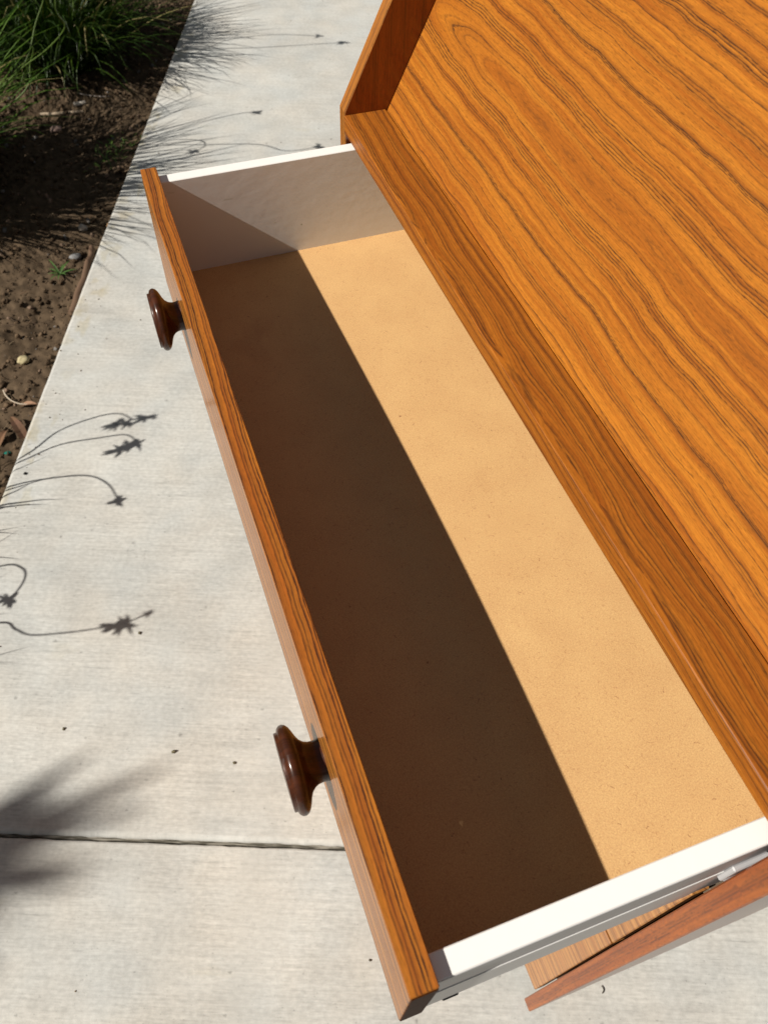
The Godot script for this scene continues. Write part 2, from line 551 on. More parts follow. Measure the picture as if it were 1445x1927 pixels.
func box(lo: Vector3, hi: Vector3, m: Material, grain := 2, size := Vector2(0.9, 0.32), shift := Vector2.ZERO, c := 0.0012, into: ArrayMesh = null) -> ArrayMesh:
	# chamfered box; the veneer's u runs along axis grain
	var st := SurfaceTool.new()
	st.begin(Mesh.PRIMITIVE_TRIANGLES)
	var o1 := (grain + 1) % 3
	var o2 := (grain + 2) % 3
	var uv := func(p: Vector3) -> Vector2:
		return Vector2((p[grain] + shift.x) / size.x, (p[o1] + p[o2] + shift.y) / size.y)
	var mid := (lo + hi) / 2.0
	var half := (hi - lo) / 2.0
	for ax in 3:
		var b := (ax + 1) % 3
		var d := (ax + 2) % 3
		for sg in [-1.0, 1.0]:
			var n := Vector3.ZERO
			n[ax] = sg
			var ps := []
			for q in [[-1, -1], [1, -1], [1, 1], [-1, 1]]:
				var p := mid
				p[ax] += sg * half[ax]
				p[b] += q[0] * (half[b] - c)
				p[d] += q[1] * (half[d] - c)
				ps.append(p)
			quad(st, ps[0], ps[1], ps[2], ps[3], n, uv.call(ps[0]), uv.call(ps[1]), uv.call(ps[2]), uv.call(ps[3]))
	if c > 0.0:
		for ax in 3:
			var b := (ax + 1) % 3
			var d := (ax + 2) % 3
			for sb in [-1.0, 1.0]:
				for sd in [-1.0, 1.0]:
					var n := Vector3.ZERO
					n[b] = sb
					n[d] = sd
					n = n.normalized()
					var ps := []
					for q in [[-1, 0], [1, 0], [1, 1], [-1, 1]]:
						var p := mid
						p[ax] += q[0] * (half[ax] - c)
						p[b] += sb * (half[b] - (c if q[1] == 1 else 0.0))
						p[d] += sd * (half[d] - (0.0 if q[1] == 1 else c))
						ps.append(p)
					quad(st, ps[0], ps[1], ps[2], ps[3], n, uv.call(ps[0]), uv.call(ps[1]), uv.call(ps[2]), uv.call(ps[3]))
		for sx in [-1.0, 1.0]:
			for sy in [-1.0, 1.0]:
				for sz in [-1.0, 1.0]:
					var s := Vector3(sx, sy, sz)
					var ps := []
					for ax in 3:
						var p := mid + s * (half - Vector3(c, c, c))
						p[ax] = mid[ax] + s[ax] * half[ax]
						ps.append(p)
					quad(st, ps[0], ps[1], ps[2], ps[2], s.normalized(), uv.call(ps[0]), uv.call(ps[1]), uv.call(ps[2]), uv.call(ps[2]))
	st.set_material(m)
	return st.commit(into)


func panel(poly: PackedVector2Array, z0: float, z1: float, c: float, face: Material, edge: Material) -> ArrayMesh:
	# an upright panel cut to poly (x, y), its edges lipped and eased
	var inset := PackedVector2Array()
	var n := poly.size()
	for i in n:
		var a := (poly[i] - poly[(i + n - 1) % n]).normalized()
		var b := (poly[(i + 1) % n] - poly[i]).normalized()
		var na := Vector2(-a.y, a.x)
		var nb := Vector2(-b.y, b.x)
		inset.append(poly[i] + (na + nb) / (1.0 + na.dot(nb)) * c)
	var st := SurfaceTool.new()
	st.begin(Mesh.PRIMITIVE_TRIANGLES)
	var tri := Geometry2D.triangulate_polygon(inset)
	for zz in [[z0, -1.0], [z1, 1.0]]:
		for t in range(0, tri.size(), 3):
			var p := []
			var u := []
			for k in 3:
				var q: Vector2 = inset[tri[t + k]]
				p.append(Vector3(q.x, q.y, zz[0]))
				u.append(Vector2(q.y / 0.9, q.x / 0.32 + zz[0] * 3.0))
			quad(st, p[0], p[1], p[2], p[2], Vector3(0, 0, zz[1]), u[0], u[1], u[2], u[2])
	st.set_material(face)
	var am := st.commit()
	st = SurfaceTool.new()
	st.begin(Mesh.PRIMITIVE_TRIANGLES)
	var along := 0.0
	for i in n:
		var j := (i + 1) % n
		var d := (poly[j] - poly[i])
		var out := Vector3(d.y, -d.x, 0).normalized()
		var l := d.length()
		var rows := [[inset, z0, out * 0.6 + Vector3(0, 0, -0.8)], [poly, z0 + c, out], [poly, z1 - c, out], [inset, z1, out * 0.6 + Vector3(0, 0, 0.8)]]
		for k in 3:
			var r0: Array = rows[k]
			var r1: Array = rows[k + 1]
			var nn: Vector3 = out if k == 1 else (rows[0][2] if k == 0 else rows[3][2])
			var a: Vector2 = r0[0][i]
			var b: Vector2 = r0[0][j]
			var e: Vector2 = r1[0][j]
			var f: Vector2 = r1[0][i]
			var v0: float = (r0[1] + 2.0) / 0.32
			var v1: float = (r1[1] + 2.0) / 0.32
			quad(st, Vector3(a.x, a.y, r0[1]), Vector3(b.x, b.y, r0[1]), Vector3(e.x, e.y, r1[1]), Vector3(f.x, f.y, r1[1]), nn.normalized(), Vector2(along / 0.9, v0), Vector2((along + l) / 0.9, v0), Vector2((along + l) / 0.9, v1), Vector2(along / 0.9, v1))
		along += l
	st.set_material(edge)
	return st.commit(am)


func grid(nu: int, nv: int, f: Callable, m: Material, flip := false, smooth := true) -> ArrayMesh:
	# f(i, j) -> [point, uv, uv2]
	var st := SurfaceTool.new()
	st.begin(Mesh.PRIMITIVE_TRIANGLES)
	st.set_smooth_group(0 if smooth else -1)
	for j in nv + 1:
		for i in nu + 1:
			var r: Array = f.call(i, j)
			st.set_uv(r[1])
			if r.size() > 2:
				st.set_uv2(r[2])
			st.add_vertex(r[0])
	for j in nv:
		for i in nu:
			var a := j * (nu + 1) + i
			var b := a + 1
			var c := a + nu + 2
			var d := a + nu + 1
			for k in ([a, c, b, a, d, c] if flip else [a, b, c, a, c, d]):
				st.add_index(k)
	st.generate_normals()
	st.set_material(m)
	return st.commit()


func lathe(profile: PackedVector2Array, m: Material, n := 48) -> ArrayMesh:
	# profile of (x along the axis, radius); turned about x
	var f := func(i: int, j: int) -> Array:
		var a := TAU * i / n
		var p: Vector2 = profile[j]
		return [Vector3(p.x, p.y * cos(a), p.y * sin(a)), Vector2(p.x / 0.1 + 0.15 * cos(a), 0.5 + p.y * sin(a) / 0.1)]
	return grid(n, profile.size() - 1, f, m, true)


func tube(st: SurfaceTool, pts: Array, r0: float, r1: float, sides := 6, col := Color.WHITE) -> void:
	var rings := []
	for i in pts.size():
		var d: Vector3 = (pts[mini(i + 1, pts.size() - 1)] - pts[maxi(i - 1, 0)]).normalized()
		var s := d.cross(Vector3(0.31, 0.2, 0.93)).normalized()
		var t := s.cross(d)
		var r := lerpf(r0, r1, i / float(pts.size() - 1))
		var ring := []
		for k in sides:
			var a := TAU * k / sides
			ring.append([pts[i] + (s * cos(a) + t * sin(a)) * r, s * cos(a) + t * sin(a)])
		rings.append(ring)
	for i in pts.size() - 1:
		for k in sides:
			var k2 := (k + 1) % sides
			var q := [rings[i][k], rings[i][k2], rings[i + 1][k2], rings[i + 1][k]]
			var order := [0, 1, 2, 0, 2, 3]
			if (q[1][0] - q[0][0]).cross(q[2][0] - q[0][0]).dot(q[0][1]) > 0.0:
				order = [0, 2, 1, 0, 3, 2]
			for o in order:
				st.set_color(col)
				st.set_normal(q[o][1])
				st.add_vertex(q[o][0])


func smooth_path(pts: Array, per := 5) -> Array:
	var out := []
	for i in pts.size() - 1:
		var p0: Vector3 = pts[maxi(i - 1, 0)]
		var p1: Vector3 = pts[i]
		var p2: Vector3 = pts[i + 1]
		var p3: Vector3 = pts[mini(i + 2, pts.size() - 1)]
		for k in per:
			out.append(p1.cubic_interpolate(p2, p0, p3, k / float(per)))
	out.append(pts[-1])
	return out


func pebble(r: Vector3, sd: int, col: Color, rough := 0.25) -> ArrayMesh:
	var sp := SphereMesh.new()
	sp.radius = 1.0
	sp.height = 2.0
	sp.radial_segments = 12
	sp.rings = 7
	var ar := sp.get_mesh_arrays()
	var vs: PackedVector3Array = ar[Mesh.ARRAY_VERTEX]
	var nn := noise(sd, 0.9, 2)
	var st := SurfaceTool.new()
	st.begin(Mesh.PRIMITIVE_TRIANGLES)
	st.set_smooth_group(0)
	var idx: PackedInt32Array = ar[Mesh.ARRAY_INDEX]
	for i in idx:
		var v: Vector3 = vs[i]
		v = v * (1.0 + rough * 1.6 * nn.get_noise_3dv(v * 1.3))
		st.set_color(col * (1.0 + 0.3 * nn.get_noise_3dv(v * 3.0)))
		st.add_vertex(v * r)
	st.index()
	st.generate_normals()
	st.set_material(M.tinted)
	return st.commit()


# ---------------------------------------------------------------- setting

func ground() -> void:
	var f := func(i: int, j: int) -> Array:
		var p := Vector3((i - 8) * 20.0, -0.16, (j - 8) * 20.0)
		return [p, Vector2(p.x, p.z) / 0.9]
	var o := put("ground", grid(16, 16, f, M.soil))
	tag(o, "brown earth stretching away on all sides of the concrete path", "", "", "structure")


func slab(x0: float, x1: float, z0: float, z1: float, top: float, r: float, sd: int, joint_end: int) -> ArrayMesh:
	# a slab with worn rounded edges; joint_end: +1 when the joint is at its z1 end, -1 at its z0 end
	var nn := noise(sd, 34.0, 3)
	var uv_of := func(p: Vector3) -> Array:
		return [p, Vector2(p.x, p.z + 0.8 * p.y + sd * 0.37) / 1.18, Vector2((p.x + 0.0) / 1.9, (p.z + 4.6 + (0.0 if joint_end > 0 else 0.0)) / 5.2)]
	var nx := 120
	var nz := 220
	var ring := []
	for i in nx:
		ring.append([Vector2(lerpf(x0, x1, i / float(nx)), z0), Vector2(0, 1)])
	for i in nz:
		ring.append([Vector2(x1, lerpf(z0, z1, i / float(nz))), Vector2(-1, 0)])
	for i in nx:
		ring.append([Vector2(lerpf(x1, x0, i / float(nx)), z1), Vector2(0, -1)])
	for i in nz:
		ring.append([Vector2(x0, lerpf(z1, z0, i / float(nz))), Vector2(1, 0)])
	var n := ring.size()
	var f := func(i: int, j: int) -> Array:
		var q: Array = ring[i % n]
		var xz: Vector2 = q[0]
		var a := minf(j, 4) / 4.0 * PI / 2.0
		var c := Vector2((x0 + x1) / 2.0, (z0 + z1) / 2.0)
		# pull the corner points in along both axes
		var inn: float = r * (1.0 - sin(a))
		var p2 := Vector2(clampf(xz.x, x0 + inn, x1 - inn), clampf(xz.y, z0 + inn, z1 - inn))
		var y: float = top - r * (1.0 - cos(a)) if j < 5 else top - 0.14
		if j > 0:
			var wob := nn.get_noise_2d(xz.x + 3.0, xz.y) * 0.0016 * (1.0 if j > 1 else 0.4)
			p2 += (c - p2).sign() * Vector2(absf(q[1].x), absf(q[1].y)) * wob
			y += wob * 0.4
		return uv_of.call(Vector3(p2.x, y, p2.y))
	var am := grid(n, 5, f, M.slab, true)
	var st := SurfaceTool.new()
	st.begin(Mesh.PRIMITIVE_TRIANGLES)
	st.create_from(am, 0)
	# the flat top, in cells
	var g := func(i: int, j: int) -> Array:
		return uv_of.call(Vector3(lerpf(x0 + r, x1 - r, i / 12.0), top, lerpf(z0 + r, z1 - r, j / 20.0)))
	st.append_from(grid(12, 20, g, M.slab), 0, Transform3D.IDENTITY)
	st.set_material(M.slab)
	return st.commit()


func path() -> void:
	var turn := deg_to_rad(PATH_TURN)
	var o := put("sidewalk", slab(0.0, 1.75, -5.2, 0.7200, 0.0, 0.010, 3, 1), null, PATH_AT)
	o.rotation.y = turn
	tag(o, "long pale broom-finished concrete path slab running up past the desk", "", "", "structure")
	o = put("sidewalk", slab(0.0, 1.75, 0.7265, 3.4, -0.005, 0.004, 5, -1), null, PATH_AT)
	o.rotation.y = turn
	tag(o, "near concrete path slab below the dark joint", "", "", "structure")
	# dirt packed in the joint
	var nn := noise(231, 60.0, 3)
	var f := func(i: int, j: int) -> Array:
		var x := i / 160.0 * 1.75
		var z := 0.7165 + j / 5.0 * 0.0095
		return [Vector3(x, [-0.0065, -0.0075, -0.009, -0.0105, -0.0125, -0.026][j] + 0.0010 * nn.get_noise_2d(x, z * 3.0) * (1.0 if j < 5 else 0.0), z), Vector2(x / 0.9, j / 5.0)]
	o = put("joint_dirt", grid(160, 5, f, M.grime), null, PATH_AT)
	o.rotation.y = turn
	tag(o, "dark dirt packed in the joint between two concrete slabs", "", "", "stuff")


func in_path(p: Vector3) -> Vector3:
	return PATH_AT + p.rotated(Vector3.UP, deg_to_rad(PATH_TURN))


var soil_noise: FastNoiseLite
var soil_clods: FastNoiseLite


func soil_height(x: float, z: float) -> float:
	var near := smoothstep(-0.09, 0.0, x)
	var h := -0.032 + 0.020 * soil_noise.get_noise_2d(x * 4.0, z * 4.0) + 0.011 * soil_clods.get_noise_2d(x * 38.0, z * 38.0)
	return minf(h + near * 0.006, -0.012)


func bed() -> void:
	soil_noise = noise(241, 1.0, 3)
	soil_clods = noise(242, 1.0, 3)
	var turn := deg_to_rad(PATH_TURN)
	var f := func(i: int, j: int) -> Array:
		var x := -1.5 + 1.506 * i / 150.0
		var z := -4.6 + 6.6 * j / 520.0
		return [Vector3(x, soil_height(x, z), z), Vector2(x, z) / 0.62]
	var o := put("planting_bed", grid(150, 520, f, M.soil), null, PATH_AT)
	o.rotation.y = turn
	tag(o, "bare brown soil of the bed along the path", "", "", "structure")
	# clods and crumbs of earth
	var clod := pebble(Vector3(1, 0.75, 0.85), 251, Color(1, 1, 1), 0.45)
	var mm := MultiMesh.new()
	mm.transform_format = MultiMesh.TRANSFORM_3D
	mm.use_colors = true
	mm.mesh = clod
	var n := 22000
	mm.instance_count = n
	for k in n:
		var x := -absf(rng.randf()) * 0.95 - 0.004
		var z := rng.randf_range(-3.3, 0.9)
		var s := 0.0012 + 0.0080 * pow(rng.randf(), 5.0)
		var b := Basis.from_euler(Vector3(rng.randf() * TAU, rng.randf() * TAU, rng.randf() * TAU)).scaled(Vector3.ONE * s)
		mm.set_instance_transform(k, Transform3D(b, in_path(Vector3(x, soil_height(x, z) + s * 0.25, z))))
		var c := Color(0.085, 0.058, 0.036) * rng.randf_range(0.6, 1.5)
		var q := rng.randf()
		if q < 0.05:
			c = Color(0.20, 0.14, 0.10)
		elif q < 0.09:
			c = Color(0.16, 0.15, 0.14)
		mm.set_instance_color(k, c)
	var mi := MultiMeshInstance3D.new()
	mi.name = "soil_clods"
	mi.multimesh = mm
	add_child(mi)
	tag(mi, "small brown clods and crumbs of earth strewn over the bed", "", "", "stuff")
	# grit carried on to the path, most of it near the edge
	var gm := MultiMesh.new()
	gm.transform_format = MultiMesh.TRANSFORM_3D
	gm.use_colors = true
	gm.mesh = clod
	gm.instance_count = 420
	for k in 420:
		var x := absf(rng.randfn(0.0, 0.05)) + 0.008 if k < 300 else rng.randf_range(0.05, 1.2)
		var z := rng.randf_range(-3.4, 1.3)
		if absf(z - 0.72) < 0.03:
			z += 0.08
		var s := 0.0006 + 0.0016 * pow(rng.randf(), 3.0)
		var b := Basis.from_euler(Vector3(rng.randf() * TAU, rng.randf() * TAU, rng.randf() * TAU)).scaled(Vector3.ONE * s)
		gm.set_instance_transform(k, Transform3D(b, in_path(Vector3(x, s * 0.4 + (0.0 if z < 0.72 else -0.005), z))))
		gm.set_instance_color(k, Color(0.11, 0.085, 0.06) * rng.randf_range(0.5, 2.2))
	var gi := MultiMeshInstance3D.new()
	gi.name = "grit"
	gi.multimesh = gm
	add_child(gi)
	tag(gi, "tiny grains of earth scattered on the path, thickest along its edge", "", "", "stuff")
	# short dry stems and chips mixed into the soil
	var st := SurfaceTool.new()
	st.begin(Mesh.PRIMITIVE_TRIANGLES)
	for k in 1300:
		var x := -rng.randf() * 0.9 - 0.01
		var z := rng.randf_range(-3.3, 0.7)
		var p := in_path(Vector3(x, soil_height(x, z) + 0.002, z))
		var a := rng.randf() * TAU
		var l := rng.randf_range(0.006, 0.03)
		var d := Vector3(cos(a), rng.randf_range(-0.1, 0.25), sin(a)) * l
		var side := Vector3(-d.z, 0, d.x) * rng.randf_range(-0.3, 0.3)
		var c: Color = [Color(0.22, 0.15, 0.09), Color(0.14, 0.09, 0.055), Color(0.26, 0.20, 0.13), Color(0.10, 0.07, 0.05)][k % 4] * rng.randf_range(0.7, 1.1)
		tube(st, smooth_path([p, p + d * 0.5 + side, p + d], 2), 0.0011 * rng.randf_range(0.5, 1.5), 0.0005, 4, c)
	st.set_material(M.tinted)
	var lit := put("dry_litter", st.commit())
	tag(lit, "bits of dry stem and bark mixed into the bed's soil", "", "", "stuff")


# ---------------------------------------------------------------- the desk

func desk() -> void:
	var d := thing("desk", "teak-veneered drop-front desk with its white-sided top drawer pulled open over the path", "desk", desk_at)
	var o := -desk_at
	var top := DY + 0.1586
	var fx := 0.2466
	# side panels, their front edges sloping back above the ledge
	var poly := PackedVector2Array([Vector2(fx, 0.0), Vector2(0.665, 0.0), Vector2(0.665, 1.46), Vector2(fx + 0.223, 1.46), Vector2(fx + 0.0005, top + 0.003)])
	put("side_panel", panel(poly, -0.8877, -0.8685, 0.0012, M.side, M.lipping), d, o)
	var near := put("side_panel", panel(poly, 0.002, 0.0212, 0.0012, M.side, M.worn), d, o)
	near.set_meta("label", "near side panel with a darker worn front edge")
	put("ledge", box(Vector3(fx, top - 0.0214, -0.8683), Vector3(0.2988, top, 0.0018), M.ledge, 2, Vector2(-0.87, 0.08), Vector2(0, -fx - (top - 0.08)), 0.0009), d, o)
	# the drop-front lid, leaning back behind the ledge
	var lid := put("drop_front", box(Vector3(-0.014, -0.018, -0.8675), Vector3(0.466, 0.0, 0.001), M.lid, 2, Vector2(-0.87, 0.47), Vector2(0, 0), 0.0010), d, o + Vector3(0.3012, top, 0))
	lid.rotation.z = deg_to_rad(64.8)
	put("top_board", box(Vector3(0.475, 1.418, -0.8683), Vector3(0.664, 1.436, 0.0018), M.side, 2), d, o)
	put("back_panel", box(Vector3(0.655, 0.02, -0.8683), Vector3(0.6635, 1.417, 0.0018), M.dark_inside, 2), d, o)
	put("bottom_board", box(Vector3(0.285, 0.10, -0.8683), Vector3(0.654, 0.116, 0.0018), M.dark_inside, 2), d, o)
	put("divider", box(Vector3(0.268, DY - 0.055, -0.8683), Vector3(0.654, DY - 0.040, 0.0018), M.dark_inside, 2), d, o)
	# the two closed fronts below
	put("lower_front", box(Vector3(fx + 0.001, DY - 0.2755, -0.866), Vector3(fx + 0.019, DY - 0.030, -0.0008), M.lower, 2, Vector2(0.9, 0.5), Vector2(0.1, 0.05)), d, o)
	put("lower_front", box(Vector3(fx + 0.001, DY - 0.735, -0.866), Vector3(fx + 0.019, DY - 0.2845, -0.0008), M.lower, 2, Vector2(0.9, 0.5), Vector2(0.3, 0.02)), d, o)
	# track screwed to the inside of the near panel, and its twin
	for z in [[-0.0005, 0.0018], [-0.8683, -0.866]]:
		put("drawer_track", box(Vector3(fx + 0.004, DY + 0.028, z[0]), Vector3(0.62, DY + 0.048, z[1]), M.steel, 0, Vector2(1, 1), Vector2.ZERO, 0.0004), d, o)
	drawer(d, o)


func drawer(d: Node3D, o: Vector3) -> void:
	var dr := Node3D.new()
	dr.name = "drawer"
	dr.position = o
	d.add_child(dr)
	var t := 0.018
	var h := 0.1351
	var hs := 0.1258
	var hb := -0.0232
	put("front", box(Vector3(0, DY + hb, -W), Vector3(t, DY + h - 0.0014, 0), M.veneer, 2, Vector2(0.9, 0.32), Vector2(0.02, 0.21), 0.0006), dr)
	put("end_band", box(Vector3(0.0006, DY + hb + 0.0006, -0.0001), Vector3(t - 0.0006, DY + h - 0.002, 0.0008), M.end, 0, Vector2(0.9, 0.32), Vector2(0.4, 0.1), 0.0003), dr)
	put("edge_band", box(Vector3(0, DY + h - 0.0014, -W), Vector3(t, DY + h, 0), M.band, 2, Vector2(0.88, 0.03), Vector2(0, -DY - h + 0.0002), 0.0006), dr)
	var x1 := 0.62
	var tw := 0.0152
	put("side", box(Vector3(t, DY - 0.02, -W + 0.0184 - tw), Vector3(x1, DY + hs, -W + 0.0184), M.white, 0, Vector2(0.64, 0.21), Vector2.ZERO, 0.0007), dr)
	put("side", box(Vector3(t, DY - 0.02, -0.0185), Vector3(x1, DY + hs, -0.0185 + tw), M.white, 0, Vector2(0.64, 0.21), Vector2.ZERO, 0.0007), dr)
	put("outer_face", box(Vector3(t + 0.0004, DY + 0.0585, -0.0034), Vector3(0.6, DY + hs - 0.0012, -0.0029), M.gray, 0, Vector2(1, 1), Vector2.ZERO, 0.0001), dr)
	put("back", box(Vector3(x1 - 0.012, DY - 0.012, -W + 0.0187), Vector3(x1, DY + 0.105, -0.0188), M.white, 2, Vector2(0.3, 0.15), Vector2.ZERO, 0.0007), dr)
	# thin bottom that has sagged between its grooves
	var f := func(i: int, j: int) -> Array:
		var a := i / 16.0
		var b := j / 60.0
		var x := lerpf(t - 0.004, x1 - 0.006, a)
		var z := lerpf(-W + 0.0134, -0.0135, b)
		var y := DY - 0.009 * b - 0.0125 * pow(sin(PI * pow(b, 1.25)), 0.85)
		return [Vector3(x, y, z), Vector2((z + W) / 0.88, x / 0.605)]
	put("bottom", grid(16, 60, f, M.hardboard, true), dr)
	for z in [[-0.0033, -0.0023], [-W + 0.0022, -W + 0.0032]]:
		put("runner", box(Vector3(t + 0.0006, DY - 0.036, z[0]), Vector3(0.58, DY + 0.058, z[1]), M.track, 0, Vector2(1, 1), Vector2.ZERO, 0.0002), dr)
	put("stop_clip", box(Vector3(0.036, DY - 0.042, -0.004), Vector3(0.049, DY - 0.0362, -0.0014), M.black, 0, Vector2(1, 1), Vector2.ZERO, 0.0008), dr)
	put("roller_bracket", box(Vector3(0.240, DY + 0.045, -0.0028), Vector3(0.27, DY + 0.075, 0.0015), M.gray, 0, Vector2(1, 1), Vector2.ZERO, 0.001), dr)
	# turned knobs: short waisted neck, rounded rim, stepped flat face
	var pr := PackedVector2Array()
	for q in [[0.0, 0.0166], [-0.002, 0.0160], [-0.005, 0.0157], [-0.008, 0.0160], [-0.011, 0.0172], [-0.0137, 0.0196], [-0.0156, 0.0230], [-0.0172, 0.0272], [-0.0188, 0.0306], [-0.0208, 0.0330], [-0.0232, 0.0341], [-0.0254, 0.0338], [-0.0270, 0.0326], [-0.0279, 0.0312], [-0.0282, 0.0301], [-0.0283, 0.0297], [-0.0303, 0.0295], [-0.0307, 0.0290], [-0.0309, 0.024], [-0.0311, 0.012], [-0.0312, 0.0002]]:
		pr.append(Vector2(q[0], q[1]))
	var km := lathe(pr, M.knob, 56)
	for z in [-0.1716, -0.6987]:
		put("knob", km, dr, Vector3(0, DY + 0.0575, z))


# ---------------------------------------------------------------- plants

func blade(st: SurfaceTool, base: Vector3, az: float, length: float, up0: float, up1: float, wide: float, col: Color, seg := 7, twist := 0.0) -> void:
	# one strap leaf: it leaves at the slope up0 and bends to up1 at its tip; folded along its rib
	var p := base
	var dirh := Vector3(cos(az), 0, sin(az))
	var prev := []
	for i in seg + 1:
		var t := i / float(seg)
		var up := lerpf(up0, up1, t * t)
		var d := (dirh * cos(up) + Vector3.UP * sin(up)).rotated(Vector3.UP, twist * t)
		var side := Vector3(-dirh.z, 0, dirh.x).rotated(Vector3.UP, twist * t)
		var nrm := side.cross(d).normalized()
		if nrm.y < 0.0:
			nrm = -nrm
		var w := wide * (0.75 + 0.5 * t if t < 0.4 else 0.95 * pow(1.0 - (t - 0.4) / 0.6, 0.75)) * 0.5
		var row := [p - side * w + nrm * w * 0.45, p, p + side * w + nrm * w * 0.45]
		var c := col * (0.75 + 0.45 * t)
		if i > 0:
			for k in 2:
				var q := [prev[0][k], prev[0][k + 1], row[k + 1], row[k]]
				var nk := (nrm + side * (0.4 if k == 0 else -0.4)).normalized()
				var order := [0, 1, 2, 0, 2, 3]
				if (q[1] - q[0]).cross(q[2] - q[0]).dot(nk) > 0.0:
					order = [0, 2, 1, 0, 3, 2]
				for o in order:
					st.set_color(c)
					st.set_normal(nk)
					st.add_vertex(q[o])
		prev = [row]
		p += d * length / seg


func grass(called: String, label: String, at: Vector3, count: int, length: float, spread: float, wide: float, lean := Vector2.ZERO, tone := 1.0, upright := 48.0) -> Node3D:
	var o := thing(called, label, "grass clump", at, "grass clumps in the bed")
	var st := SurfaceTool.new()
	st.begin(Mesh.PRIMITIVE_TRIANGLES)
	for k in count:
		var az := rng.randf() * TAU
		var rr := sqrt(rng.randf()) * spread
		var foot := Vector3(cos(az) * rr, 0.0, sin(az) * rr)
		var az2 := az + rng.randfn(0.0, 0.6)
		var hv := Vector2(cos(az2), sin(az2)) + lean
		var l := length * rng.randf_range(0.55, 1.15)
		var up0 := deg_to_rad(rng.randf_range(upright, 88.0) - 18.0 * rr / spread)
		var up1 := up0 - deg_to_rad(rng.randf_range(30.0, 120.0 - (upright - 48.0) * 2.5))
		var c := Color(0.030, 0.075, 0.008).lerp(Color(0.075, 0.14, 0.016), rng.randf()) * tone
		if rng.randf() < 0.05:
			c = Color(0.20, 0.17, 0.07)
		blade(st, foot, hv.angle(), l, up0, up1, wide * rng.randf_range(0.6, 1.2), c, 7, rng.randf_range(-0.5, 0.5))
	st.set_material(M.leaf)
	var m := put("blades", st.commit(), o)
	tag(m, "", "", "", "stuff")
	return o


func stalk(o: Node3D, pts: Array, flowers: Array, big := 1.0) -> void:
	# a thin flower stalk through pts (world), with drooping seed heads
	var loc := []
	for p in pts:
		loc.append(p - o.position)
	var st := SurfaceTool.new()
	st.begin(Mesh.PRIMITIVE_TRIANGLES)
	tube(st, smooth_path(loc, 5), 0.0026, 0.0016, 6, Color(0.07, 0.11, 0.02))
	st.set_material(M.leaf)
	var s := put("flower_stalk", st.commit(), o)
	for fp in flowers:
		st = SurfaceTool.new()
		st.begin(Mesh.PRIMITIVE_TRIANGLES)
		var c: Vector3 = fp - o.position
		for k in 13:
			var az := TAU * k / 13.0 + rng.randf()
			blade(st, c, az, rng.randf_range(0.014, 0.028) * big, rng.randf_range(-1.2, 0.9), rng.randf_range(-1.4, 0.2), rng.randf_range(0.006, 0.012) * big, Color(0.10, 0.12, 0.04), 4)
		st.set_material(M.leaf)
		put("seed_head", st.commit(), s)


